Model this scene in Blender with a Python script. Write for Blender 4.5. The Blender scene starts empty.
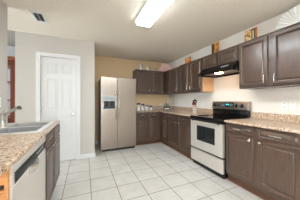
import bpy, bmesh, math, random
from mathutils import Vector, Matrix
random.seed(4)
S = bpy.context.scene
COL = S.collection
PI = math.pi

# ------------------------------------------------------------------ camera, world, light, exposure
cam_d = bpy.data.cameras.new('camera')
cam_d.sensor_width = 36.0
cam_d.lens = 150.0 / 300.0 * 36.0
cam_d.clip_start = 0.02
cam = bpy.data.objects.new('camera', cam_d)
COL.objects.link(cam)
cam.location = (0, 0, 1.215)
cam.rotation_euler = (PI / 2, 0, -math.atan2(65, 150))
S.camera = cam

W = bpy.data.worlds.new('world')
S.world = W
W.use_nodes = True
W.node_tree.nodes['Background'].inputs[0].default_value = (0.85, 0.93, 1.0, 1)
W.node_tree.nodes['Background'].inputs[1].default_value = 1.2

def area(name, loc, rot, sx, sy, power, col):
    d = bpy.data.lights.new(name, 'AREA')
    d.shape = 'RECTANGLE'; d.size = sx; d.size_y = sy
    d.energy = power; d.color = col
    o = bpy.data.objects.new(name, d); COL.objects.link(o)
    o.location = loc; o.rotation_euler = rot
    return o
# added fill lights at unseen made-up openings: rear, left and dining room
area('fill_rear', (-0.1, -2.62, 1.12), (PI / 2, 0, 0), 1.4, 2.0, 55, (0.96, 0.99, 1.0))
area('fill_left', (-1.08, -0.95, 1.35), (0, -PI / 2, 0), 1.5, 1.5, 230, (0.96, 0.99, 1.0))
area('fill_dining', (-3.92, 2.6, 1.5), (0, -PI / 2, 0), 1.5, 1.6, 75, (0.85, 0.94, 1.0))
LENS_STRENGTH = 46.0

S.view_settings.view_transform = 'Standard'
S.view_settings.look = 'None'
S.view_settings.gamma = 1.0
S.view_settings.use_curve_mapping = False
S.view_settings.exposure = 0.25

# ------------------------------------------------------------------ materials
def lin(c):
    return tuple(((v / 255) / 12.92 if v / 255 <= 0.04045 else ((v / 255 + 0.055) / 1.055) ** 2.4) for v in c) + (1.0,)

class NT:
    def __init__(s, name):
        s.m = bpy.data.materials.new(name); s.m.use_nodes = True
        s.t = s.m.node_tree; s.b = s.t.nodes['Principled BSDF']
    def n(s, typ, **kw):
        x = s.t.nodes.new(typ)
        for k, v in kw.items(): setattr(x, k, v)
        return x
    def l(s, a, b): s.t.links.new(a, b)
    def ramp(s, fac, stops, interp='LINEAR'):
        r = s.n('ShaderNodeValToRGB'); r.color_ramp.interpolation = interp
        e = r.color_ramp.elements
        while len(e) < len(stops): e.new(0.5)
        for i, (p, c) in enumerate(stops):
            e[i].position = p; e[i].color = c
        s.l(fac, r.inputs[0]); return r.outputs[0]
    def noise(s, scale, detail=3, stretch=None, coord='Object'):
        tc = s.n('ShaderNodeTexCoord'); out = tc.outputs[coord]
        if stretch:
            mp = s.n('ShaderNodeMapping'); mp.inputs['Scale'].default_value = stretch
            s.l(out, mp.inputs[0]); out = mp.outputs[0]
        nz = s.n('ShaderNodeTexNoise'); nz.inputs['Scale'].default_value = scale
        nz.inputs['Detail'].default_value = detail
        s.l(out, nz.inputs['Vector']); return nz.outputs['Fac']
    def bump(s, h, strength, dist=0.01):
        b = s.n('ShaderNodeBump'); b.inputs['Strength'].default_value = strength
        b.inputs['Distance'].default_value = dist
        s.l(h, b.inputs['Height']); s.l(b.outputs[0], s.b.inputs['Normal'])

def simple(name, rgb, rough=0.5, metal=0.0, var=0.05, scale=8, bump=0, spec=None, stretch=None):
    t = NT(name); c = lin(rgb)
    f = t.noise(scale, 3, stretch)
    lo = tuple(v * (1 - var) for v in c[:3]) + (1,); hi = tuple(min(1, v * (1 + var)) for v in c[:3]) + (1,)
    t.l(t.ramp(f, [(0.3, lo), (0.7, hi)]), t.b.inputs['Base Color'])
    t.b.inputs['Roughness'].default_value = rough; t.b.inputs['Metallic'].default_value = metal
    if spec is not None: t.b.inputs['Specular IOR Level'].default_value = spec
    if bump: t.bump(f, bump)
    return t.m

def textured_paint(name, rgb, scale=55, strength=0.25):
    t = NT(name); c = lin(rgb)
    f = t.noise(scale, 4)
    t.l(t.ramp(f, [(0.35, tuple(v * 0.96 for v in c[:3]) + (1,)), (0.65, c)]), t.b.inputs['Base Color'])
    t.b.inputs['Roughness'].default_value = 0.85
    t.bump(f, strength, 0.006)
    return t.m

def emit(name, rgb, strength):
    t = NT(name)
    t.b.inputs['Base Color'].default_value = lin(rgb)
    t.b.inputs['Emission Color'].default_value = lin(rgb)
    t.b.inputs['Emission Strength'].default_value = strength
    return t.m

def tile_mat():
    t = NT('floor_tile'); tc = t.n('ShaderNodeTexCoord')
    mp = t.n('ShaderNodeMapping'); mp.inputs['Location'].default_value = (-0.074 + 0.338 * 20, -2.118 + 0.338 * 20, 0)
    t.l(tc.outputs['Object'], mp.inputs[0])
    br = t.n('ShaderNodeTexBrick'); br.offset = 0.0; br.squash = 1.0
    br.inputs['Scale'].default_value = 1.0
    br.inputs['Brick Width'].default_value = 0.338; br.inputs['Row Height'].default_value = 0.338
    br.inputs['Mortar Size'].default_value = 0.0048; br.inputs['Mortar Smooth'].default_value = 0.15
    br.inputs['Color1'].default_value = lin((214, 211, 207)); br.inputs['Color2'].default_value = lin((207, 203, 197))
    br.inputs['Mortar'].default_value = lin((138, 122, 104))
    t.l(mp.outputs[0], br.inputs['Vector'])
    f = t.noise(5, 5)
    mx = t.n('ShaderNodeMix', data_type='RGBA', blend_type='MULTIPLY'); mx.inputs[0].default_value = 1.0
    t.l(br.outputs['Color'], mx.inputs[6])
    t.l(t.ramp(f, [(0.3, (0.88, 0.87, 0.85, 1)), (0.65, (1, 1, 1, 1))]), mx.inputs[7])
    t.l(mx.outputs[2], t.b.inputs['Base Color'])
    t.b.inputs['Roughness'].default_value = 0.42
    inv = t.n('ShaderNodeMath', operation='SUBTRACT'); inv.inputs[0].default_value = 1.0
    t.l(br.outputs['Fac'], inv.inputs[1]); t.bump(inv.outputs[0], 0.4, 0.004)
    return t.m

def granite():
    t = NT('speckled_laminate'); tc = t.n('ShaderNodeTexCoord')
    v = t.n('ShaderNodeTexVoronoi'); v.inputs['Scale'].default_value = 105
    t.l(tc.outputs['Object'], v.inputs['Vector'])
    sp = t.n('ShaderNodeSeparateColor'); t.l(v.outputs['Color'], sp.inputs[0])
    a = t.ramp(sp.outputs[0], [(0.0, lin((104, 78, 60))), (0.09, lin((160, 126, 98))), (0.28, lin((200, 172, 146))),
                               (0.58, lin((216, 196, 174))), (0.84, lin((234, 222, 208)))], 'CONSTANT')
    f = t.noise(22, 3)
    mx = t.n('ShaderNodeMix', data_type='RGBA', blend_type='MULTIPLY'); mx.inputs[0].default_value = 1.0
    t.l(a, mx.inputs[6]); t.l(t.ramp(f, [(0.35, (0.84, 0.79, 0.74, 1)), (0.6, (1, 1, 1, 1))]), mx.inputs[7])
    t.l(mx.outputs[2], t.b.inputs['Base Color']); t.b.inputs['Roughness'].default_value = 0.3
    return t.m

def wood(name, dark, light, rough=0.35, stretch=(14, 14, 1.2), scale=6, spec=0.5, coat=0.0):
    t = NT(name); f = t.noise(scale, 5, stretch)
    t.l(t.ramp(f, [(0.3, lin(dark)), (0.7, lin(light))]), t.b.inputs['Base Color'])
    t.b.inputs['Roughness'].default_value = rough
    t.b.inputs['Specular IOR Level'].default_value = spec
    t.b.inputs['Coat Weight'].default_value = coat; t.b.inputs['Coat Roughness'].default_value = 0.2
    t.bump(f, 0.06, 0.003)
    return t.m

def brushed(name, rgb, rough=0.3, stretch=(1, 1, 60), metal=1.0):
    t = NT(name); f = t.noise(10, 3, stretch); c = lin(rgb)
    t.l(t.ramp(f, [(0.3, tuple(v * 0.93 for v in c[:3]) + (1,)), (0.7, c)]), t.b.inputs['Base Color'])
    t.b.inputs['Metallic'].default_value = metal
    r = t.n('ShaderNodeMapRange'); r.inputs[3].default_value = rough - 0.05; r.inputs[4].default_value = rough + 0.07
    t.l(f, r.inputs[0]); t.l(r.outputs[0], t.b.inputs['Roughness'])
    return t.m

def art(name, stops, scale):
    t = NT(name); tc = t.n('ShaderNodeTexCoord')
    v = t.n('ShaderNodeTexVoronoi'); v.inputs['Scale'].default_value = scale
    t.l(tc.outputs['Object'], v.inputs['Vector'])
    sp = t.n('ShaderNodeSeparateColor'); t.l(v.outputs['Color'], sp.inputs[0])
    t.l(t.ramp(sp.outputs[0], [(p, lin(c)) for p, c in stops], 'CONSTANT'), t.b.inputs['Base Color'])
    t.b.inputs['Roughness'].default_value = 0.4
    return t.m

def glass_mat(name, rgb=(255, 255, 255), rough=0.02):
    t = NT(name); t.b.inputs['Base Color'].default_value = lin(rgb)
    t.b.inputs['Transmission Weight'].default_value = 1.0; t.b.inputs['Roughness'].default_value = rough
    t.b.inputs['IOR'].default_value = 1.45
    return t.m

M = dict(
    tile=tile_mat(), granite=granite(),
    ceiling=textured_paint('ceiling_texture', (246, 236, 220), 38, 0.55),
    ceiling2=textured_paint('dim_lit_ceiling_grey', (176, 171, 163), 60, 0.1),  # grey holds the dining ceiling's weaker light, put into the colour
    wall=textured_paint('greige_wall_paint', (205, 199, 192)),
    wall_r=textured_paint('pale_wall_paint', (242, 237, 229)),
    wall_b=textured_paint('warm_lit_tan_wall', (240, 212, 169)),  # tan paint with the warm light on the back wall put into its colour
    wall_d=textured_paint('cool_wall_paint', (222, 226, 228)),
    trim=simple('white_trim_paint', (232, 232, 231), 0.4, var=0.01),
    wood=wood('espresso_cabinet_wood', (55, 36, 24), (84, 59, 42), 0.42, spec=0.85, coat=0.42),
    kick=simple('toe_kick_wood', (84, 56, 38), 0.6, var=0.15),
    steel=brushed('brushed_stainless', (170, 160, 150), 0.3),
    steel_w=brushed('pale_stainless', (234, 228, 220), 0.42, metal=0.6),
    sink=simple('sink_stainless', (240, 240, 240), 0.36, 0.5, var=0.01),
    basin=simple('basin_stainless', (204, 204, 206), 0.3, 0.8, var=0.01),
    chrome=simple('satin_nickel', (224, 220, 214), 0.25, 0.85),
    black=simple('black_plastic', (20, 20, 21), 0.35),
    gloss=simple('black_gloss', (12, 12, 13), 0.08),
    ovenglass=simple('oven_window_glass', (30, 34, 36), 0.06, spec=0.8),
    greyside=simple('grey_painted_steel', (122, 118, 114), 0.45),
    grey=simple('pale_grey_plastic', (176, 184, 190), 0.4),
    darkgrey=simple('dark_grey_plastic', (64, 66, 68), 0.35),
    vent=simple('white_enamel', (238, 236, 232), 0.4, var=0.01),
    dark=simple('dark_cavity', (52, 44, 40), 0.8),
    plate=simple('white_plastic', (245, 244, 240), 0.35, var=0.01),
    ceramic=simple('white_ceramic', (240, 238, 234), 0.15, var=0.01),
    handle_brown=simple('brown_glaze', (92, 70, 56), 0.3),
    pink=simple('pink_glazed_ceramic', (232, 196, 190), 0.35, var=0.03),
    fluted=simple('fluted_white_ceramic', (244, 243, 240), 0.3, var=0.02),
    blue=simple('navy_lid_enamel', (40, 42, 128), 0.3),
    cream=simple('cream_jar_band', (232, 220, 190), 0.3),
    jar=simple('white_jar_enamel', (240, 238, 236), 0.2, var=0.02),
    honey=wood('honey_oak', (206, 142, 82), (226, 164, 100), 0.45, (2, 14, 14), 5),
    shoe=wood('oak_shoe_molding', (112, 70, 40), (132, 86, 50), 0.6),
    maple=wood('pale_maple_side', (196, 156, 116), (210, 170, 130), 0.5),
    cherry=wood('cherry_wood', (82, 30, 16), (112, 44, 22), 0.3),
    cherry_l=wood('cherry_wood_edge', (120, 62, 26), (146, 80, 36), 0.3),
    red=simple('red_silicone', (170, 28, 40), 0.4),
    teal=simple('teal_bottle_glass', (52, 108, 122), 0.15),
    amber=simple('amber_bottle_glass', (190, 120, 60), 0.15),
    frame_o=simple('orange_stained_frame', (184, 110, 44), 0.4),
    band=simple('dark_plaque_band', (52, 38, 36), 0.4),
    art_f=art('fruit_picture', [(0, (204, 150, 86)), (0.3, (232, 206, 160)), (0.55, (176, 112, 66)), (0.75, (120, 120, 50)), (0.88, (244, 226, 190))], 22),
    art_g=art('golden_picture', [(0, (196, 146, 60)), (0.4, (220, 180, 92)), (0.7, (110, 112, 52)), (0.85, (150, 96, 40))], 20),
    art_o=art('orange_picture', [(0, (214, 128, 40)), (0.45, (228, 160, 72)), (0.7, (180, 50, 30)), (0.85, (246, 232, 210))], 18),
    lens=emit('lit_diffuser', (240, 250, 255), LENS_STRENGTH),
    lens_side=emit('glowing_diffuser_side', (236, 246, 250), 5.0),
    hoodlamp=emit('lit_hood_lens', (255, 206, 150), 40),
    display=emit('lit_display', (70, 200, 205), 0.8),
    glass=glass_mat('clear_glass'),
    ring=simple('burner_ring_print', (58, 58, 60), 0.2),
    soil=simple('outdoor_paving', (170, 165, 155), 0.8),
)

# ------------------------------------------------------------------ mesh helpers
class MB:
    def __init__(s): s.bm = bmesh.new()
    def box(s, x0, x1, y0, y1, z0, z1):
        v = [s.bm.verts.new(p) for p in ((x0, y0, z0), (x1, y0, z0), (x1, y1, z0), (x0, y1, z0),
                                         (x0, y0, z1), (x1, y0, z1), (x1, y1, z1), (x0, y1, z1))]
        for f in ((0, 3, 2, 1), (4, 5, 6, 7), (0, 1, 5, 4), (1, 2, 6, 5), (2, 3, 7, 6), (3, 0, 4, 7)):
            s.bm.faces.new([v[i] for i in f])
        return s
    def prism(s, poly, axis, a0, a1):
        def mk(p, a):
            return {'x': (a, p[0], p[1]), 'y': (p[0], a, p[1]), 'z': (p[0], p[1], a)}[axis]
        A = [s.bm.verts.new(mk(p, a0)) for p in poly]; B = [s.bm.verts.new(mk(p, a1)) for p in poly]
        n = len(poly)
        s.bm.faces.new(A[::-1]); s.bm.faces.new(B)
        for i in range(n):
            s.bm.faces.new([A[i], A[(i + 1) % n], B[(i + 1) % n], B[i]])
        return s
    def frame(s, axis, a0, a1, outer, inner):
        """slab between a0..a1 along axis with a rectangular hole; outer/inner = (u0,u1,v0,v1)"""
        def mk(u, v, a):
            return {'x': (a, u, v), 'y': (u, a, v), 'z': (u, v, a)}[axis]
        def ring(r, a):
            return [s.bm.verts.new(mk(u, v, a)) for u, v in ((r[0], r[2]), (r[1], r[2]), (r[1], r[3]), (r[0], r[3]))]
        oa, ia, ob, ib = ring(outer, a0), ring(inner, a0), ring(outer, a1), ring(inner, a1)
        for i in range(4):
            j = (i + 1) % 4
            s.bm.faces.new([oa[i], ia[i], ia[j], oa[j]]); s.bm.faces.new([ob[i], ob[j], ib[j], ib[i]])
            s.bm.faces.new([oa[i], oa[j], ob[j], ob[i]]); s.bm.faces.new([ia[i], ib[i], ib[j], ia[j]])
        return s
    def cyl(s, p0, p1, r0, r1=None, n=16):
        if r1 is None: r1 = r0
        p0, p1 = Vector(p0), Vector(p1); d = (p1 - p0).normalized()
        a = d.orthogonal().normalized(); b = d.cross(a)
        A = [s.bm.verts.new(p0 + r0 * (math.cos(2 * PI * i / n) * a + math.sin(2 * PI * i / n) * b)) for i in range(n)]
        B = [s.bm.verts.new(p1 + r1 * (math.cos(2 * PI * i / n) * a + math.sin(2 * PI * i / n) * b)) for i in range(n)]
        s.bm.faces.new(A[::-1]); s.bm.faces.new(B)
        for i in range(n): s.bm.faces.new([A[i], A[(i + 1) % n], B[(i + 1) % n], B[i]])
        return s
    def tube(s, pts, r, n=10):
        pts = [Vector(p) for p in pts]; rings = []
        ref = None
        for i, p in enumerate(pts):
            d = (pts[min(i + 1, len(pts) - 1)] - pts[max(i - 1, 0)]).normalized()
            if ref is None: a = d.orthogonal().normalized()
            else: a = (ref - ref.dot(d) * d).normalized()
            ref = a; b = d.cross(a)
            rr = r[i] if isinstance(r, (list, tuple)) else r
            rings.append([s.bm.verts.new(p + rr * (math.cos(2 * PI * k / n) * a + math.sin(2 * PI * k / n) * b)) for k in range(n)])
        for A, B in zip(rings, rings[1:]):
            for k in range(n): s.bm.faces.new([A[k], A[(k + 1) % n], B[(k + 1) % n], B[k]])
        s.bm.faces.new(rings[0][::-1]); s.bm.faces.new(rings[-1])
        return s
    def lathe(s, prof, c=(0, 0, 0), n=24, axis='z'):
        rings = []
        for r, h in prof:
            ring = []
            for k in range(n if r > 1e-6 else 1):
                a = 2 * PI * k / n; x, y = r * math.cos(a), r * math.sin(a)
                p = {'z': (x, y, h), 'y': (x, h, -y), 'x': (h, x, y)}[axis]
                ring.append(s.bm.verts.new(Vector(p) + Vector(c)))
            rings.append(ring)
        for A, B in zip(rings, rings[1:]):
            if len(A) == 1 and len(B) == 1: continue
            for k in range(n):
                j = (k + 1) % n
                if len(A) == 1: s.bm.faces.new([A[0], B[j], B[k]])
                elif len(B) == 1: s.bm.faces.new([A[k], A[j], B[0]])
                else: s.bm.faces.new([A[k], A[j], B[j], B[k]])
        if len(rings[0]) > 1: s.bm.faces.new(rings[0][::-1])
        if len(rings[-1]) > 1: s.bm.faces.new(rings[-1])
        return s
    def panel(s, x0, x1, z0, z1, y0, y1, rail=0.042):
        """raised-panel door: back at y1, front at y0 (facing -Y)"""
        s.box(x0, x1, y0, y1, z0, z1)
        s.bm.faces.ensure_lookup_table(); s.bm.normal_update()
        f = s.bm.faces[len(s.bm.faces) - 4]
        for th, dp in ((rail, 0.0), (0.006, -0.017), (0.007, 0.0), (0.012, 0.013), (0.016, 0.002)):
            bmesh.ops.inset_region(s.bm, faces=[f], thickness=th, depth=dp, use_even_offset=True)
        return s
    def build(s, name, mat, parent=None, bevel=0.0, smooth=True, loc=None):
        bmesh.ops.recalc_face_normals(s.bm, faces=s.bm.faces)
        me = bpy.data.meshes.new(name); s.bm.to_mesh(me); s.bm.free()
        if isinstance(mat, str): mat = M[mat]
        me.materials.append(mat)
        if smooth:
            for p in me.polygons: p.use_smooth = True
            me.set_sharp_from_angle(angle=math.radians(35))
        o = bpy.data.objects.new(name, me); COL.objects.link(o)
        if parent: o.parent = parent
        if loc: o.location = loc
        if bevel:
            b = o.modifiers.new('bevel', 'BEVEL'); b.width = bevel; b.segments = 2
            b.limit_method = 'ANGLE'; b.angle_limit = math.radians(40)
        return o

def tag(o, label, cat, group=None):
    o['label'] = label; o['category'] = cat
    if group: o['group'] = group
    return o
def thing(name, label, cat, loc=(0, 0, 0), rz=0.0, group=None):
    o = bpy.data.objects.new(name, None); COL.objects.link(o)
    o.empty_display_size = 0.1
    o.location = loc; o.rotation_euler = (0, 0, rz)
    return tag(o, label, cat, group)
def struct(name, mb, mat, parent=None, bevel=0.0):
    o = mb.build(name, mat, parent, bevel)
    if not parent: o['kind'] = 'structure'
    return o

# ------------------------------------------------------------------ room shell
H = 2.44
struct('floor', MB().box(-4.1, 2.7, -2.6, 4.52, -0.06, 0), 'tile')
struct('ceiling', MB().prism([(-0.93, -2.6), (2.7, -2.6), (2.7, 4.52), (0.19, 4.52), (0.19, 3.4), (-4.1, 3.4), (-4.1, -2.6)], 'z', H, H + 0.08), 'ceiling')
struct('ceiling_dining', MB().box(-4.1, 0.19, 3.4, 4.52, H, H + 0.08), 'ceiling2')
struct('wall_right', MB().box(2.57, 2.7, -2.6, 4.52, 0, H), 'wall_r')
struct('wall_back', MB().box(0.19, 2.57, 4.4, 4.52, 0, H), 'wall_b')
# pantry box: front with door opening, and its two sides
DX0, DX1, DZ = -0.772, -0.148, 2.05
pw = MB()
pw.box(-1.14, DX0, 3.4, 3.5, 0, H); pw.box(DX1, 0.19, 3.4, 3.5, 0, H); pw.box(DX0, DX1, 3.4, 3.5, DZ, H)
struct('wall_pantry_front', pw, 'wall')
struct('wall_pantry_right', MB().box(0.09, 0.19, 3.5, 4.52, 0, H), 'wall')
struct('wall_pantry_left', MB().box(-1.14, -1.04, 3.5, 4.4, 0, H), 'wall')
struct('wall_left', MB().box(-1.05, -0.93, -0.1, 2.55, 0, H), 'wall', bevel=0.008)
struct('wall_left_rear', MB().frame('x', -1.05, -0.93, (-2.5, -0.1, 0, H), (-1.7, -0.2, 0.6, 2.1)), 'wall')
wn3 = MB().frame('x', -1.02, -0.98, (-1.7, -0.2, 0.6, 2.1), (-1.64, -0.26, 0.66, 2.04)).box(-1.02, -0.98, -0.97, -0.93, 0.66, 2.04)
w3 = struct('added_window_2', wn3, 'trim'); MB().box(-1.005, -0.998, -1.64, -0.26, 0.66, 2.04).build('pane', 'glass', w3)  # unseen window, added to go with the left fill light
struct('wall_dining_back', MB().box(-4.1, 0.09, 4.4, 4.52, 0, H), 'wall_d')
wl = MB().frame('x', -4.1, -4.0, (-2.6, 4.4, 0, H), (1.8, 3.4, 0.75, 2.25))
struct('wall_dining_left', wl, 'wall_d')
wn = MB().frame('x', -4.06, -4.02, (1.8, 3.4, 0.75, 2.25), (1.86, 3.34, 0.81, 2.19)).box(-4.06, -4.02, 2.58, 2.62, 0.81, 2.19)
w1 = struct('added_window_1', wn, 'trim'); MB().box(-4.045, -4.038, 1.86, 3.34, 0.81, 2.19).build('pane', 'glass', w1)  # unseen window, added for the dining-room fill light
# rear wall with an opening made for the added rear fill light
struct('wall_rear', MB().frame('y', -2.6, -2.5, (-0.93, 2.57, 0, H), (-0.8, 0.6, 0.03, 2.15)), 'wall')
struct('wall_rear_dining', MB().box(-4.0, -1.05, -2.6, -2.5, 0, H), 'wall_d')
d2 = struct('added_glass_door', MB().frame('y', -2.57, -2.53, (-0.8, 0.6, 0.03, 2.15), (-0.74, 0.54, 0.09, 2.09)).box(-0.13, -0.07, -2.57, -2.53, 0.09, 2.09), 'trim')  # unseen glass door, added and placed for the rear fill light
MB().box(-0.74, 0.54, -2.555, -2.548, 0.09, 2.09).build('pane', 'glass', d2)

# baseboards
struct('baseboard_front', MB().box(-1.14, -0.84, 3.387, 3.4, 0, 0.095).box(-0.085, 0.203, 3.387, 3.4, 0, 0.095), 'trim', bevel=0.004)
struct('baseboard_right', MB().box(0.19, 0.203, 3.4, 4.4, 0, 0.095), 'trim', bevel=0.004)
struct('baseboard_back', MB().box(0.203, 1.2, 4.387, 4.4, 0, 0.095), 'trim', bevel=0.004)
struct('baseboard_dining', MB().box(-4.0, -1.14, 4.387, 4.4, 0, 0.095), 'trim', bevel=0.004)

# pantry door
trim = MB()
trim.box(-0.836, DX0 + 0.008, 3.382, 3.4, 0, 2.115); trim.box(DX1 - 0.008, -0.087, 3.382, 3.4, 0, 2.115)
trim.box(DX0 + 0.008, DX1 - 0.008, 3.382, 3.4, DZ - 0.008, 2.115)
struct('trim_1', trim, 'trim', bevel=0.005)
d = MB().box(DX0 + 0.012, DX1 - 0.012, 3.404, 3.44, 0.015, DZ - 0.012)
door = struct('door_1', d, 'trim')
ox, w2 = DX0 + 0.012, (DX1 - DX0 - 0.024)
for cx in (ox + 0.09, ox + w2 / 2 + 0.035):
    pwid = w2 / 2 - 0.125
    for z0, z1 in ((0.22, 0.90), (1.04, 1.62), (1.73, 1.93)):
        p = MB().frame('y', 3.394, 3.404, (cx, cx + pwid, z0, z1), (cx + 0.012, cx + pwid - 0.012, z0 + 0.012, z1 - 0.012))
        p.box(cx + 0.03, cx + pwid - 0.03, 3.397, 3.404, z0 + 0.03, z1 - 0.03)
        p.build('door_panel', 'trim', door, 0.003)
kb = MB().lathe([(0.028, 0), (0.028, -0.006), (0.011, -0.01), (0.011, -0.03), (0.024, -0.04), (0.029, -0.053), (0.022, -0.066), (0, -0.07)], (-0.222, 3.404, 0.935), 20, 'y')
kb.build('doorknob', 'chrome', door)
for z in (0.22, 1.02, 1.84):
    MB().cyl((DX0 + 0.01, 3.396, z - 0.045), (DX0 + 0.01, 3.396, z + 0.045), 0.008, n=10).build('hinge', 'chrome', door)

# ------------------------------------------------------------------ cabinets
def bar_pull(parent, x, z, y, L=0.1, vertical=True):
    mb = MB(); h = L / 2
    e = [(x, y - 0.026, z - h), (x, y - 0.026, z + h)] if vertical else [(x - h, y - 0.026, z), (x + h, y - 0.026, z)]
    mid = Vector(((e[0][0] + e[1][0]) / 2, y - 0.032, (e[0][2] + e[1][2]) / 2))
    mb.tube([e[0], (Vector(e[0]) * .5 + mid * .5) + Vector((0, -.002, 0)), mid, (Vector(e[1]) * .5 + mid * .5) + Vector((0, -.002, 0)), e[1]], 0.0065, 8)
    for p in e: mb.cyl((p[0], y, p[2]), (p[0], p[1], p[2]), 0.0055, n=8)
    return mb.build('handle', 'chrome', parent)
def knob(parent, x, z, y):
    return MB().lathe([(0.008, 0), (0.006, -0.006), (0.006, -0.014), (0.014, -0.02), (0.016, -0.026), (0.011, -0.032), (0, -0.034)], (x, y, z), 14, 'y').build('knob', 'chrome', parent)

def cabinet(name, label, loc, rz, w, d, z0, z1, fronts, base=False, group=None, mat='wood', crown=True, bodymat=None, cat='cabinet', extra=None):
    t = thing(name, label, cat, loc, rz, group)
    b = MB()
    if base:
        b.prism([(0, 0.11), (0, z1), (d, z1), (d, 0.0), (0.055, 0.0), (0.055, 0.11)], 'x', 0, w)
    else:
        b.box(0, w, 0, d, z0, z1)
    b.build('body', bodymat or mat, t, 0.002)
    if base:
        MB().box(0.001, w - 0.001, 0.043, 0.054, 0.001, 0.105).build('toe_kick', 'kick', t)
        if name == 'base_cabinet':
            MB().box(0.001, w - 0.001, 0.031, 0.0425, 0.001, 0.014).build('shoe_molding', 'shoe', t, 0.003)
    if not base and crown:
        MB().box(0.0, w, -0.012, 0.02, z1 + 0.0005, z1 + 0.012).build('top_molding', mat, t, 0.003)
    for f in fronts:
        k, x0, x1, a, c = f[:5]
        if k == 'door':
            o = MB().panel(x0, x1, a, c, -0.024, -0.0005).build('door', mat, t, 0.006)
        else:
            o = MB().panel(x0, x1, a, c, -0.024, -0.0005, 0.02).build('drawer', mat, t, 0.005)
        for hd in f[5:]:
            if hd[0] == 'pull': bar_pull(o, hd[1], hd[2], -0.024, hd[3], True)
            if hd[0] == 'hpull': bar_pull(o, hd[1], hd[2], -0.024, hd[3], False)
            if hd[0] == 'knob': knob(o, hd[1], hd[2], -0.024)
    return t

UF, LF = 2.256, 1.957
UZ0, UZ1 = 1.39, 2.095
R = -PI / 2
# uppers
cabinet('upper_cabinet', 'dark brown two-door upper cabinet right of the range hood, under the white pleated fan', (UF, 1.625, 0), R, 0.925, 2.568 - UF, UZ0, UZ1,
        [('door', 0.012, 0.410, 1.413, 2.08, ('pull', 0.378, 1.50, 0.1)), ('door', 0.468, 0.868, 1.413, 2.08, ('pull', 0.50, 1.50, 0.1))], group='dark upper cabinets')
cabinet('upper_cabinet', 'short dark brown two-door cabinet directly above the black range hood', (UF, 2.441, 0), R, 0.812, 2.568 - UF, 1.842, UZ1,
        [('door', 0.014, 0.385, 1.855, 2.08), ('door', 0.415, 0.795, 1.855, 2.08)], group='dark upper cabinets')
cabinet('upper_cabinet', 'dark brown two-door upper cabinet immediately left of the range hood', (UF, 3.262, 0), R, 0.8170, 2.568 - UF, UZ0, UZ1,
        [('door', 0.012, 0.385, 1.413, 2.08, ('pull', 0.350, 1.50, 0.1)), ('door', 0.44, 0.806, 1.413, 2.08, ('pull', 0.472, 1.50, 0.1))], group='dark upper cabinets')
cabinet('upper_cabinet', 'dark brown single-door upper cabinet in the corner, below the pink fan', (UF, 4.396, 0), R, 1.132, 2.568 - UF, UZ0, UZ1,
        [('door', 0.62, 1.07, 1.413, 2.08, ('pull', 1.035, 1.50, 0.1))], group='dark upper cabinets', crown=False)
cabinet('upper_cabinet', 'dark brown two-door upper cabinet on the tan back wall beside the refrigerator', (1.327, 4.085, 0), 0, 0.90, 4.398 - 4.085, UZ0, UZ1,
        [('door', 0.016, 0.435, 1.413, 2.08, ('pull', 0.402, 1.49, 0.09)), ('door', 0.487, 0.885, 1.413, 2.08, ('pull', 0.52, 1.49, 0.09))], group='dark upper cabinets', crown=False)
uc = [o for o in COL.objects if o.get('label', '').startswith('dark brown two-door upper cabinet immediately left')][0]
MB().box(0.8172, 0.8202, 0.004, 0.31, UZ0 + 0.001, 1.838).build('side_panel', 'maple', uc)
# base units
g = 'dark base cabinets'
cabinet('base_cabinet', 'dark brown base cabinet with two drawers and two doors right of the range', (LF, 1.622, 0), R, 0.90, 2.568 - LF, 0, 0.883,
        [('drawer', 0.012, 0.402, 0.752, 0.874, ('hpull', 0.20, 0.812, 0.095)), ('drawer', 0.465, 0.87, 0.752, 0.874, ('hpull', 0.655, 0.812, 0.115)),
         ('door', 0.012, 0.402, 0.172, 0.735, ('knob', 0.372, 0.70)), ('door', 0.465, 0.87, 0.172, 0.735, ('knob', 0.493, 0.70))], base=True, group=g)
cabinet('base_cabinet', 'dark brown base cabinet with two drawers and two doors left of the range', (LF, 3.30, 0), R, 0.905, 2.568 - LF, 0, 0.883,
        [('drawer', 0.014, 0.388, 0.752, 0.874, ('hpull', 0.2, 0.812, 0.09)), ('drawer', 0.425, 0.875, 0.752, 0.874, ('hpull', 0.65, 0.812, 0.09)),
         ('door', 0.014, 0.388, 0.172, 0.735, ('knob', 0.358, 0.70)), ('door', 0.425, 0.875, 0.172, 0.735, ('knob', 0.455, 0.70))], base=True, group=g)
cabinet('base_cabinet', 'narrow dark brown corner base cabinet with one small drawer over one door', (LF, 4.396, 0), R, 1.094, 2.568 - LF, 0, 0.883,
        [('drawer', 0.80, 1.046, 0.752, 0.874), ('door', 0.80, 1.046, 0.172, 0.735, ('knob', 1.015, 0.70))], base=True, group=g)
cabinet('base_cabinet', 'dark brown two-door base cabinet beside the refrigerator under the canisters', (1.215, 3.785, 0), 0, LF - 1.215 - 0.002, 4.398 - 3.785, 0, 0.883,
        [('drawer', 0.065, 0.345, 0.752, 0.874, ('hpull', 0.205, 0.812, 0.09)), ('drawer', 0.415, 0.695, 0.752, 0.874, ('hpull', 0.555, 0.812, 0.09)),
         ('door', 0.065, 0.345, 0.172, 0.735, ('knob', 0.318, 0.70)), ('door', 0.415, 0.695, 0.172, 0.735, ('knob', 0.442, 0.70))], base=True, group=g)
cabinet('sink_cabinet', 'dark brown base cabinet under the sink, next to the dishwasher', (-0.357, 1.672, 0), PI / 2, 0.86, 0.57, 0, 0.70,
        [('drawer', 0.022, 0.405, 0.745, 0.872), ('drawer', 0.44, 0.838, 0.745, 0.872),
         ('door', 0.022, 0.405, 0.15, 0.728, ('knob', 0.378, 0.69)), ('door', 0.44, 0.838, 0.15, 0.728, ('knob', 0.468, 0.69))], base=True)
sc = [o for o in COL.objects if o.name.startswith('sink_cabinet')][0]
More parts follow.
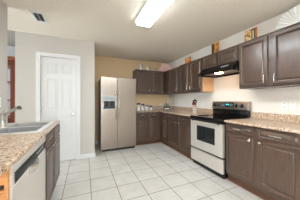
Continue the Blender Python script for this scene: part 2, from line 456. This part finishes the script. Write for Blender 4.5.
MB().box(0, 0.86, 0, 0.02, 0.7005, 0.883).build('face_frame', 'wood', sc, 0.002)
MB().box(0, 0.018, 0.02, 0.57, 0.7005, 0.883).build('side_panel', 'wood', sc)
MB().box(0.842, 0.86, 0.02, 0.57, 0.7005, 0.883).build('side_panel', 'wood', sc)

# ------------------------------------------------------------------ countertops
def ct(name, label, mb, splash=None, bev=0.008):
    o = mb.build(name, 'granite', None, bev); tag(o, label, 'countertop')
    if splash: splash.build('backsplash', 'granite', o, 0.003)
    return o
ct('countertop', 'speckled tan countertop right of the range with short backsplash', MB().box(1.912, 2.568, 0.70, 1.622, 0.8845, 0.915),
   MB().box(2.547, 2.568, 0.70, 1.622, 0.9155, 1.017))
ct('countertop', 'L-shaped speckled tan countertop running from the refrigerator round the corner to the range',
   MB().prism([(1.20, 3.74), (1.912, 3.74), (1.912, 2.392), (2.568, 2.392), (2.568, 4.398), (1.20, 4.398)], 'z', 0.8845, 0.915),
   MB().prism([(1.20, 4.377), (2.547, 4.377), (2.547, 2.392), (2.568, 2.392), (2.568, 4.398), (1.20, 4.398)], 'z', 0.9155, 1.017))
SX0, SX1, SY0, SY1 = -0.875, -0.395, 1.70, 2.43
ct('countertop', 'speckled tan countertop holding the sink, over the dishwasher', MB().frame('z', 0.8845, 0.915, (-0.929, -0.334, 0.62, 2.545), (SX0, SX1, SY0, SY1)))

# ------------------------------------------------------------------ sink and faucet
sk = thing('kitchen_sink', 'stainless double-bowl sink set in the left countertop', 'sink', (0, 0, 0.9155))
cx0, cx1 = SX0 + 0.10, SX1 - 0.03
ym = (SY0 + SY1) / 2
rim = MB()
rx0, rx1, ry0, ry1 = SX0 - 0.02, SX1 + 0.02, SY0 - 0.02, SY1 + 0.02
b1 = (cx0, cx1, SY0 + 0.03, ym - 0.014); b2 = (cx0, cx1, ym + 0.014, SY1 - 0.03)
rim.box(rx0, cx0, ry0, ry1, 0.0005, 0.007); rim.box(cx1, rx1, ry0, ry1, 0.0005, 0.007)
rim.box(cx0, cx1, ry0, b1[2], 0.0005, 0.007); rim.box(cx0, cx1, b1[3], b2[2], 0.0005, 0.007); rim.box(cx0, cx1, b2[3], ry1, 0.0005, 0.007)
rim.build('rim', 'sink', sk)
for b in (b1, b2):
    m = MB(); bm = m.bm
    def rr(x0, x1, y0, y1, z, r, n=5):
        out = []
        for (cx, cy, a0) in ((x1 - r, y1 - r, 0), (x0 + r, y1 - r, PI / 2), (x0 + r, y0 + r, PI), (x1 - r, y0 + r, 1.5 * PI)):
            for i in range(n + 1):
                a = a0 + PI / 2 * i / n
                out.append(bm.verts.new((cx + r * math.cos(a), cy + r * math.sin(a), z)))
        return out
    L = [rr(b[0] - .004, b[1] + .004, b[2] - .004, b[3] + .004, 0.008, 0.05), rr(b[0] + .004, b[1] - .004, b[2] + .004, b[3] - .004, 0.0, 0.05),
         rr(b[0] + .01, b[1] - .01, b[2] + .01, b[3] - .01, -0.15, 0.05), rr(b[0] + .04, b[1] - .04, b[2] + .04, b[3] - .04, -0.17, 0.04)]
    for A, B in zip(L, L[1:]):
        for i in range(len(A)):
            j = (i + 1) % len(A); bm.faces.new([A[i], A[j], B[j], B[i]])
    bm.faces.new(L[-1])
    o = m.build('basin', 'basin', sk)
    sm = o.modifiers.new('thick', 'SOLIDIFY'); sm.thickness = 0.002; sm.offset = 1
    MB().lathe([(0.045, 0), (0.045, 0.003), (0.03, 0.004), (0.028, 0.001), (0, 0.001)], ((b[0] + b[1]) / 2, (b[2] + b[3]) / 2, -0.17), 20).build('strainer', 'chrome', o)

fz = thing('faucet', 'single-post chrome kitchen faucet with angled spout behind the sink', 'faucet', (-0.825, 2.15, 0.923))
MB().lathe([(0.032, 0), (0.032, 0.012), (0.027, 0.02), (0.025, 0.11), (0.028, 0.115), (0.028, 0.14), (0.018, 0.15), (0, 0.152)], n=20).build('post', 'chrome', fz)
MB().tube([(-0.03, 0.02, 0.112), (0.05, -0.035, 0.152), (0.13, -0.09, 0.192), (0.17, -0.117, 0.212)], [0.016, 0.016, 0.0155, 0.015], 12).build('spout', 'chrome', fz)
MB().tube([(0.165, -0.113, 0.21), (0.18, -0.123, 0.214), (0.187, -0.128, 0.204), (0.188, -0.129, 0.19)], [0.0165, 0.018, 0.017, 0.015], 12).build('spray_head', 'handle_brown', fz)
MB().tube([(0, 0, 0.142), (-0.01, 0.05, 0.165), (-0.015, 0.09, 0.175)], [0.008, 0.007, 0.006], 8).build('lever', 'chrome', fz)

# ------------------------------------------------------------------ dishwasher and end panel
dw = thing('dishwasher', 'stainless dishwasher with black control strip under the left countertop', 'dishwasher', (-0.358, 0.962, 0), PI / 2)
MB().box(0.004, 0.702, 0.005, 0.56, 0.10, 0.878).build('body', 'greyside', dw)
MB().box(0.003, 0.703, -0.022, 0.004, 0.115, 0.772).build('door', 'steel_w', dw, 0.004)
MB().box(0.003, 0.703, -0.022, 0.004, 0.837, 0.880).build('top_trim', 'steel_w', dw, 0.003)
cp = MB().prism([(-0.022, 0.773), (-0.018, 0.836), (0.004, 0.836), (0.004, 0.773)], 'x', 0.036, 0.698).build('control_panel', 'black', dw, 0.003)
MB().box(0.003, 0.035, -0.022, 0.004, 0.773, 0.836).build('end_trim', 'steel_w', dw, 0.002)
for i in range(4):
    MB().box(0.43 + i * 0.05, 0.462 + i * 0.05, -0.023, -0.0185, 0.80, 0.812).build('button', 'grey', cp)
hd = MB(); bm = hd.bm
rings = []
for i in range(13):
    x = 0.25 + 0.17 * i / 12; sgm = math.sin(PI * i / 12)
    rings.append([bm.verts.new((x, -0.0225 - dpt * (0.25 + 0.75 * sgm), z)) for dpt, z in
                  ((0.0, 0.782), (0.03, 0.782), (0.034, 0.77), (0.03, 0.755 - 0.02 * sgm), (0.004, 0.73 - 0.02 * sgm), (0.0, 0.73 - 0.02 * sgm))])
for A, B in zip(rings, rings[1:]):
    for k in range(6): bm.faces.new([A[k], A[(k + 1) % 6], B[(k + 1) % 6], B[k]])
bm.faces.new(rings[0][::-1]); bm.faces.new(rings[-1])
hd.build('handle', 'chrome', dw)
MB().box(0.003, 0.703, 0.03, 0.05, 0.002, 0.098).build('kick_plate', 'black', dw)

ep = thing('end_panel', 'honey-coloured slatted wood panel closing the counter end by the dishwasher', 'cabinet panel', (0, 0.96, 0))
MB().frame('y', -0.02, -0.002, (-0.928, -0.345, 0.0, 0.883), (-0.90, -0.357, 0.08, 0.806)).build('frame', 'honey', ep, 0.002)
MB().box(-0.9, -0.3572, -0.006, -0.002, 0.0805, 0.8055).build('backing', 'dark', ep)
for i in range(41):
    z = 0.085 + i * 0.017
    MB().box(-0.8995, -0.3575, -0.016, -0.0065, z, z + 0.0135).build('slat', 'honey', ep)

# ------------------------------------------------------------------ refrigerator
FX0, FX1 = 0.335, 1.178
fr = thing('refrigerator', 'stainless side-by-side refrigerator with ice dispenser against the tan wall', 'refrigerator', (FX0, 3.6, 0))
fw = FX1 - FX0; sp = 0.370
MB().box(0.004, fw - 0.004, 0.078, 0.74, 0.03, 1.735).build('body', 'greyside', fr, 0.004)
dl = MB().frame('y', 0.0, 0.074, (0, sp - 0.004, 0.065, 1.745), (0.05, 0.33, 1.0, 1.31)).build('freezer_door', 'steel', fr)
MB().box(sp + 0.004, fw, 0.0, 0.074, 0.065, 1.745).build('fridge_door', 'steel', fr, 0.006)
MB().frame('y', -0.006, 0.004, (0.045, 0.335, 0.995, 1.315), (0.06, 0.32, 1.01, 1.19)).build('dispenser_frame', 'grey', dl, 0.003)
MB().box(0.0505, 0.3295, 0.055, 0.073, 1.0005, 1.3095).build('dispenser_back', 'darkgrey', dl)
MB().box(0.0505, 0.3295, 0.005, 0.055, 1.2, 1.3095).build('dispenser_housing', 'darkgrey', dl)
MB().box(0.0505, 0.3295, 0.002, 0.055, 1.0005, 1.012).build('drip_tray', 'black', dl)
for x in (0.13, 0.25):
    MB().prism([(0.02, 1.19), (0.05, 1.19), (0.05, 1.07), (0.04, 1.07)], 'x', x - 0.025, x + 0.025).build('dispenser_paddle', 'black', dl)
for i in range(5):
    MB().box(0.08 + i * 0.048, 0.108 + i * 0.048, -0.0085, -0.006, 1.235, 1.25).build('dispenser_button', 'darkgrey', dl)
for o, x in ((dl, sp - 0.034), (None, sp + 0.034)):
    h = MB().tube([(x, 0.0, 0.76), (x, -0.03, 0.765), (x, -0.04, 0.79), (x, -0.041, 1.08), (x, -0.04, 1.38), (x, -0.03, 1.405), (x, 0.0, 1.41)], 0.013, 12)
    p = o or [c for c in fr.children if c.name.startswith('fridge_door')][0]
    h.build('handle', 'chrome', p)
MB().box(0.02, fw - 0.02, 0.03, 0.077, 0.012, 0.06).build('grille', 'black', fr)
for x in (0.05, fw - 0.05):
    MB().lathe([(0.022, 0), (0.022, 0.012), (0.01, 0.014), (0.01, 0.035)], (x, 0.09, 0), 12).build('foot', 'greyside', fr)
    MB().box(x - 0.035, x + 0.035, 0.01, 0.11, 1.7455, 1.765).build('hinge_cover', 'darkgrey', fr, 0.003)

# ------------------------------------------------------------------ range
rg = thing('range', 'stainless electric range with black glass top between the base cabinets', 'stove', (1.90, 2.386, 0), R)
rw = 0.758
MB().box(0.004, rw - 0.004, 0.046, 0.655, 0.02, 0.905).build('body', 'black', rg)
od = MB().frame('y', 0.0, 0.044, (0.012, rw - 0.012, 0.335, 0.838), (0.175, 0.60, 0.485, 0.755)).build('oven_door', 'steel_w', rg)
MB().box(0.1752, 0.5998, 0.003, 0.03, 0.4852, 0.7548).build('window', 'ovenglass', od)
h = MB().tube([(0.07, -0.04, 0.855), (0.38, -0.046, 0.855), (rw - 0.07, -0.04, 0.855)], 0.013, 12)
for x in (0.085, rw - 0.085): h.cyl((x, 0.0, 0.832), (x, -0.04, 0.853), 0.011, n=10)
h.build('handle', 'black', od)
MB().box(0.008, rw - 0.008, 0.008, 0.045, 0.842, 0.884).build('vent_strip', 'black', rg)
MB().box(0.012, rw - 0.012, 0.0, 0.044, 0.085, 0.302).build('storage_drawer', 'steel_w', rg, 0.006)
MB().box(0.016, rw - 0.016, 0.02, 0.044, 0.305, 0.332).build('drawer_grip', 'black', rg)
MB().box(0.03, rw - 0.03, 0.05, 0.07, 0.0, 0.02).build('kick_plate', 'black', rg)
ctp = MB().box(0.0, rw, -0.012, 0.60, 0.886, 0.921).build('cooktop', 'gloss', rg, 0.006)
for x, y, r_ in ((0.2, 0.15, 0.11), (0.56, 0.15, 0.09), (0.2, 0.42, 0.08), (0.56, 0.42, 0.11)):
    MB().lathe([(r_, 0.9212), (r_, 0.9218), (r_ - 0.006, 0.9218), (r_ - 0.006, 0.9212)], (x, y, 0), 32).build('burner', 'ring', ctp)
bp = MB().prism([(0.575, 0.9215), (0.575, 1.035), (0.655, 1.035), (0.655, 0.9215)], 'x', 0.01, rw - 0.01).build('lower_backguard', 'gloss', rg, 0.004)
cpn = MB().prism([(0.558, 1.036), (0.553, 1.05), (0.575, 1.17), (0.592, 1.187), (0.655, 1.187), (0.655, 1.036)], 'x', 0.0, rw).build('control_panel', 'steel', rg, 0.005)
def face_y(z): return 0.553 + (z - 1.05) * (0.022 / 0.12)
MB().prism([(face_y(1.08) - 0.003, 1.08), (face_y(1.162) - 0.003, 1.162), (face_y(1.162) + 0.004, 1.162), (face_y(1.08) + 0.004, 1.08)], 'x', 0.237, 0.50).build('display_panel', 'gloss', cpn)
MB().prism([(face_y(1.118) - 0.005, 1.118), (face_y(1.143) - 0.005, 1.143), (face_y(1.143) - 0.003, 1.143), (face_y(1.118) - 0.003, 1.118)], 'x', 0.34, 0.405).build('clock_digits', 'display', cpn)
for x in (0.071, 0.17, 0.548, 0.653):
    z = 1.112
    k = MB().lathe([(0.034, 0), (0.034, -0.005), (0.026, -0.008), (0.023, -0.03), (0, -0.032)], (x, face_y(z), z), 20, 'y').build('knob', 'black', cpn)
    MB().box(x - 0.003, x + 0.003, face_y(z) - 0.034, face_y(z) - 0.031, z, z + 0.022).build('pointer', 'grey', k)
for i in range(3):
    for j in range(2):
        MB().box(0.255 + i * 0.025, 0.27 + i * 0.025, face_y(1.1 + j * 0.03) - 0.0055, face_y(1.1 + j * 0.03) - 0.003, 1.1 + j * 0.03, 1.11 + j * 0.03).build('button', 'grey', cpn)
        MB().box(0.425 + i * 0.022, 0.438 + i * 0.022, face_y(1.1 + j * 0.03) - 0.0055, face_y(1.1 + j * 0.03) - 0.003, 1.1 + j * 0.03, 1.11 + j * 0.03).build('button', 'grey', cpn)

# ------------------------------------------------------------------ range hood
hoodx = 2.085
hf = thing('range_hood', 'black under-cabinet range hood with lit lamp above the range', 'range hood', (hoodx, 2.386, 1.685), R)
hw, hdp = 0.758, 2.568 - hoodx
sh = MB(); bm = sh.bm
sh.prism([(0.0, 0.0), (0.0, 0.045), (0.13, 0.155), (hdp, 0.155), (hdp, 0.0), (hdp - 0.02, 0.0), (hdp - 0.02, 0.135), (0.14, 0.135), (0.012, 0.03), (0.012, 0.0)], 'x', 0.0, hw)
sh.prism([(0.012, 0.0), (0.012, 0.03), (0.14, 0.135), (hdp - 0.02, 0.135), (hdp - 0.02, 0.0)], 'x', 0.0005, 0.012)
sh.prism([(0.012, 0.0), (0.012, 0.03), (0.14, 0.135), (hdp - 0.02, 0.135), (hdp - 0.02, 0.0)], 'x', hw - 0.012, hw - 0.0005)
sh.build('shell', 'gloss', hf)
MB().box(0.013, hw - 0.013, 0.02, hdp - 0.022, 0.03, 0.038).build('underside_filter', 'handle_brown', hf)
sw = MB().prism([(0.036, 0.0775), (0.034, 0.0795), (0.074, 0.1135), (0.076, 0.1115)], 'x', 0.5, 0.66).build('switch_panel', 'darkgrey', hf)
for i in range(3):
    MB().prism([(0.045, 0.089), (0.042, 0.092), (0.058, 0.1055), (0.061, 0.1025)], 'x', 0.52 + i * 0.045, 0.55 + i * 0.045).build('switch', 'grey', sw)
MB().box(0.31, 0.41, 0.12, 0.22, 0.018, 0.0295).build('lamp_lens', 'hoodlamp', hf, 0.004)

# ------------------------------------------------------------------ ceiling light, vent
cl = thing('ceiling_light', 'long white fluorescent ceiling fixture, lit', 'ceiling light', (0.83, 1.57, H))
MB().box(-0.135, 0.135, -0.62, 0.62, -0.024, -0.0005).build('housing', 'vent', cl, 0.003)
MB().prism([(-0.118, -0.0205), (-0.116, -0.06), (-0.1, -0.073), (0.1, -0.073), (0.116, -0.06), (0.118, -0.0205)], 'y', -0.605, 0.605).build('diffuser', 'lens_side', cl)
MB().box(-0.1, 0.1, -0.604, 0.604, -0.0755, -0.0735).build('lens_panel', 'lens', cl)
for y in (-0.62, 0.606):
    MB().prism([(-0.122, -0.0205), (-0.122, -0.062), (-0.103, -0.078), (0.103, -0.078), (0.122, -0.062), (0.122, -0.0205)], 'y', y, y + 0.014).build('end_cap', 'vent', cl)

vn = thing('ceiling_vent', 'white square air vent with dark louvers in the ceiling', 'vent', (-0.617, 2.68, H))
MB().frame('z', -0.012, -0.0005, (-0.085, 0.085, -0.165, 0.165), (-0.052, 0.052, -0.12, 0.12)).build('frame', 'vent', vn, 0.003)
MB().box(-0.052, 0.052, -0.12, 0.12, -0.003, -0.001).build('duct', 'dark', vn)
for i in range(7):
    y = -0.105 + i * 0.035
    MB().prism([(y, -0.010), (y + 0.012, -0.0035), (y + 0.014, -0.0035), (y + 0.002, -0.010)], 'x', -0.052, 0.052).build('louver', 'vent', vn)
MB().box(-0.003, 0.003, -0.12, 0.12, -0.0115, -0.0102).build('divider', 'vent', vn)

# ------------------------------------------------------------------ outlet plates
def outlet(label, loc, rz, blank=False):
    t = thing('outlet' if not blank else 'blank_wall_plate', label, 'outlet' if not blank else 'wall plate', loc, rz)
    p = MB().box(-0.036, 0.036, -0.006, -0.0005, -0.058, 0.058).build('cover_plate', 'plate', t, 0.002)
    if not blank:
        for z in (-0.026, 0.026):
            s_ = MB().box(-0.017, 0.017, -0.008, -0.006, z - 0.014, z + 0.014).build('socket', 'vent', t, 0.001)
            MB().box(-0.008, -0.005, -0.0085, -0.008, z - 0.004, z + 0.007).box(0.005, 0.008, -0.0085, -0.008, z - 0.004, z + 0.007).build('slot', 'dark', s_)
    else:
        MB().cyl((0, -0.0065, 0.04), (0, -0.006, 0.04), 0.003, n=8).build('screw', 'chrome', t)
outlet('white outlet right of the range, above the backsplash', (2.57, 1.182, 1.14), R)
outlet('blank cream wall plate right of the outlet, above the right countertop', (2.57, 1.09, 1.13), R, True)
outlet('white outlet between the utensil crock and the range', (2.57, 2.775, 1.09), R)
outlet('white outlet right of the corner bottle caddy', (2.57, 3.89, 1.075), R)
outlet('white outlet on the tan back wall, left of the bottle caddy', (2.284, 4.4, 1.07), 0)
outlet('white outlet on the left wall behind the faucet', (-0.93, 2.33, 1.19), PI / 2)

# ------------------------------------------------------------------ canisters
yc = 3.95
def col_x(px, Y):
    u = (px - 150) / 150; s, c = math.sin(math.atan2(65, 150)), math.cos(math.atan2(65, 150))
    return Y * (s + u * c) / (c - u * s)
cans = [(1.362, 0.050, 0.215, 'tallest of the four white canisters, beside the refrigerator'),
        (1.490, 0.047, 0.188, 'second tallest white canister, navy lid, second from the refrigerator'),
        (1.613, 0.045, 0.155, 'third white canister from the refrigerator, navy lid'),
        (1.733, 0.045, 0.138, 'shortest white canister with navy lid, farthest from the refrigerator')]
for i, (x, r_, h_, lab) in enumerate(cans):
    t = thing('canister', lab, 'canister', (x, yc, 0.9155), 0, 'canisters on the back counter')
    b = MB().lathe([(r_ * 0.93, 0), (r_, 0.008), (r_, h_ - 0.056), (r_ * 0.94, h_ - 0.046)], n=24).build('jar_body', 'jar', t)
    if i < 2:
        MB().lathe([(r_ + 0.0008, h_ * 0.48), (r_ + 0.0008, h_ - 0.06), (r_ + 0.0002, h_ - 0.059), (r_ + 0.0002, h_ * 0.48 - 0.001)], n=24).build('band', 'cream', b)
    MB().lathe([(r_ * 0.97, h_ - 0.0455), (r_ * 1.03, h_ - 0.043), (r_ * 1.03, h_ - 0.006), (r_ * 0.9, h_), (0, h_)], n=24).build('lid', 'blue', t)

# ------------------------------------------------------------------ corner bottle caddy with bottles
cd = thing('bottle_caddy', 'small black caddy with white front band in the counter corner', 'caddy', (2.32, 4.06, 0.9155), -0.35)
MB().frame('z', 0.002, 0.085, (-0.10, 0.10, -0.06, 0.06), (-0.09, 0.09, -0.05, 0.05)).build('tray_sides', 'black', cd, 0.002)
MB().box(-0.09, 0.09, -0.05, 0.05, 0.002, 0.008).build('tray_floor', 'black', cd)
MB().box(-0.08, 0.08, -0.063, -0.0605, 0.02, 0.052).build('label_band', 'plate', cd)
def bottle(name, lab, x, y, r_, h_, mat, capmat):
    t = thing(name, lab, 'bottle', (x, y, 0.924))
    MB().lathe([(r_, 0), (r_, h_ * 0.55), (r_ * 0.9, h_ * 0.62), (r_ * 0.38, h_ * 0.74), (r_ * 0.34, h_ * 0.92)], n=18).build('glass', mat, t)
    MB().lathe([(r_ * 0.42, h_ * 0.9205), (r_ * 0.42, h_), (0, h_)], n=14).build('cap', capmat, t)
bottle('oil_bottle', 'tall teal bottle standing in the black corner caddy', 2.32, 4.06, 0.03, 0.27, 'teal', 'darkgrey')
bottle('sauce_bottle', 'amber bottle with orange cap in the black corner caddy', 2.383, 4.045, 0.024, 0.21, 'amber', 'frame_o')
bottle('spice_bottle', 'short dark bottle at the left end of the corner caddy', 2.257, 4.083, 0.02, 0.15, 'darkgrey', 'black')

# ------------------------------------------------------------------ utensil crock
cr = tag(MB().lathe([(0.04, 0), (0.043, 0.006), (0.043, 0.18), (0.046, 0.185), (0.041, 0.185), (0.038, 0.02), (0, 0.018)], n=24).build('utensil_crock', 'steel_w', loc=(2.2, 2.62, 0.9155)),
         'pale metal utensil crock on the counter just left of the range', 'crock')
def utensil(name, lab, dx, dy, lean, hgt, hm, headmat, head):
    t = thing(name, lab, 'utensil', (2.2 + dx, 2.62 + dy, 0.936))
    top = Vector((lean[0], lean[1], hgt))
    MB().tube([(0, 0, 0), top * 0.5, top], 0.005, 8).build('handle', hm, t)
    if head == 'ladle':
        o = MB().lathe([(0, -0.030), (0.026, -0.026), (0.044, -0.012), (0.05, 0.002), (0.045, 0.002), (0.036, -0.012), (0.014, -0.022), (0, -0.022)], n=20).build('ladle_bowl', headmat, t)
        o.location = top + Vector((-0.022, 0, 0.04)); o.rotation_euler = (0, -1.35, 0.5)
        MB().cyl((0, 0, -0.0215), (0, 0, -0.0185), 0.011, n=14).build('bowl_center', 'plate', o)
    else:
        o = MB().box(-0.022, 0.022, -0.003, 0.003, 0, 0.06).build('blade', headmat, t, 0.002)
        o.location = top - Vector((0, 0, 0.005)); o.rotation_euler = (0, 0, -0.9)
utensil('ladle', 'black ladle standing in the utensil crock', 0.006, -0.014, (-0.002, -0.012), 0.205, 'black', 'black', 'ladle')
utensil('spatula', 'red spatula leaning left in the utensil crock', -0.012, 0.018, (-0.006, 0.012), 0.17, 'black', 'red', 'spat')
utensil('turner', 'black turner at the back of the utensil crock', 0.014, 0.010, (0.006, 0.002), 0.16, 'black', 'darkgrey', 'spat')

# ------------------------------------------------------------------ ceramics and plaques on the upper cabinets
TOPZ = UZ1 + 0.0005
def pitcher(lab, x, y, r_, h_, rz, grp=None):
    t = thing('pitcher', lab, 'pitcher', (x, y, TOPZ), rz, grp)
    MB().lathe([(r_ * 0.7, 0), (r_, h_ * 0.28), (r_ * 0.92, h_ * 0.5), (r_ * 0.6, h_ * 0.78), (r_ * 0.72, h_), (r_ * 0.64, h_), (r_ * 0.52, h_ * 0.78), (r_ * 0.8, h_ * 0.4), (0, h_ * 0.1)], n=24).build('body', 'ceramic', t)
    MB().tube([(r_ * 0.66, 0, h_ * 0.93), (r_ * 1.2, 0, h_ * 0.95), (r_ * 1.45, 0, h_ * 0.7), (r_ * 1.3, 0, h_ * 0.45), (r_ * 0.93, 0, h_ * 0.36)], 0.007, 8).build('handle', 'handle_brown', t)
    MB().prism([(-r_ * 0.66, h_ * 0.82), (-r_ * 1.05, h_ * 1.0), (-r_ * 0.64, h_ * 1.0)], 'y', -0.014, 0.014).build('spout', 'ceramic', t, 0.004)
g = 'white pitchers on the back upper cabinet'
pitcher('tallest white pitcher, leftmost on top of the back upper cabinet', 1.505, 4.19, 0.05, 0.19, 0, g)
pitcher('small white pitcher, middle of the three on the back upper cabinet', 1.74, 4.19, 0.05, 0.115, 0, g)
pitcher('small white pitcher, nearest the pink fan on the back upper cabinet', 1.95, 4.19, 0.05, 0.105, 0, g)

def fan(name, lab, loc, rz, rad, cz, mat, pleats):
    """upright pleated fan: a disc of radius rad centred cz above its flat base"""
    t = thing(name, lab, 'ornament', loc, rz)
    m = MB(); bm = m.bm
    a0 = -math.asin(cz / rad); n = pleats * 2
    ang = [a0 + (PI - 2 * a0) * k / n for k in range(n + 1)]
    rings = []
    for q in (0.06, 0.5, 0.93, 1.0):
        ring = []
        for k, a in enumerate(ang):
            y = (0.007 if k % 2 else -0.007) * q
            rr_ = rad * q * (1.0 if q < 1 or k % 2 else 0.985)
            ring.append(bm.verts.new((rr_ * math.cos(a), y, cz + rr_ * math.sin(a))))
        rings.append(ring)
    for A, B in zip(rings, rings[1:]):
        for k in range(n): bm.faces.new([A[k], A[k + 1], B[k + 1], B[k]])
    o = m.build('pleated_leaf', mat, t, smooth=False)
    sm = o.modifiers.new('thick', 'SOLIDIFY'); sm.thickness = 0.004; sm.offset = 0
    MB().prism([(-rad * 0.75, 0.0), (rad * 0.75, 0.0), (0.03, cz + 0.02), (-0.03, cz + 0.02)], 'y', 0.012, 0.022).build('stand', mat, t, 0.003)
    return t
fan('decorative_fan', 'large white pleated fan standing on the right upper cabinet near the ceiling', (2.44, 0.985, TOPZ + 0.003), R, 0.243, 0.06, 'fluted', 20)
fan('decorative_fan', 'round pink pleated fan standing in the corner on top of the upper cabinets', (2.32, 4.13, TOPZ + 0.003), -0.45, 0.195, 0.07, 'pink', 20)

def plaque(lab, y, w, h, bands):
    t = thing('plaque', lab, 'plaque', (2.475, y, TOPZ + 0.002), R, 'small plaques on the right upper cabinets')
    holder = MB().box(-w / 2, w / 2, 0.0, 0.014, 0, h).build('board', 'frame_o', t, 0.002)
    for (a, b, mat, nm) in bands:
        o = MB().box(a, b, -0.003, -0.0003, 0.012, h - 0.012).build(nm, mat, t)
        if nm == 'lettered_band' :
            for i in range(7):
                z = 0.03 + i * (h - 0.06) / 7
                MB().box(a + (b - a) * 0.25, b - (b - a) * 0.25, -0.0045, -0.003, z, z + 0.02).build('pale_mark', 'cream', o)
    return t
plaque('small plaque with orange fruit picture, leftmost above the cabinets', 3.22, 0.23, 0.235, [(-0.105, 0.105, 'art_o', 'picture')])
plaque('plaque with golden picture and dark left band above the range hood cabinet', 2.318, 0.185, 0.30, [(-0.085, -0.03, 'band', 'dark_band'), (-0.028, 0.085, 'art_g', 'picture')])
plaque('plaque with fruit picture and dark right strip near the white pleated fan', 1.595, 0.195, 0.27, [(-0.093, 0.018, 'art_f', 'picture'), (0.02, 0.075, 'band', 'lettered_band')])

# ------------------------------------------------------------------ dining-room hutch
hu = thing('hutch', 'tall reddish-brown wooden hutch seen past the pantry corner', 'hutch', (-2.552, 4.0, 0))
hW, hD, hH = 1.19, 0.375, 2.11
MB().box(hW - 0.06, hW, 0.0, hD, 0.0, hH - 0.06).build('side_panel', 'cherry', hu, 0.004)
MB().box(0, 0.06, 0.0, hD, 0.0, hH - 0.06).build('side_panel', 'cherry', hu, 0.004)
MB().box(hW + 0.0005, hW + 0.012, 0.0, 0.05, 0.0, hH - 0.06).build('edge_strip', 'cherry_l', hu, 0.002)
MB().prism([(-0.02, hH - 0.0595), (-0.05, hH), (hD, hH), (hD, hH - 0.0595)], 'x', -0.02, hW + 0.02).build('crown', 'cherry_l', hu, 0.004)
MB().box(0.0605, hW - 0.0605, 0.0, hD, 0.06, 0.85).build('lower_cupboard', 'cherry', hu)
MB().box(0.0605, hW - 0.0605, 0.02, hD, 1.92, hH - 0.06).build('top_rail', 'cherry', hu)
for z in (0.86, 1.2, 1.58):
    MB().box(0.0605, hW - 0.0605, 0.01, hD, z, z + 0.025).build('shelf', 'cherry_l', hu, 0.002)
for x in (0.08, 0.33, 0.60, 0.86):
    o = MB().panel(x, x + 0.24, 0.1, 0.82, -0.024, -0.0005, 0.05).build('door', 'cherry', hu, 0.002)
    knob(o, x + 0.2, 0.62, -0.02)
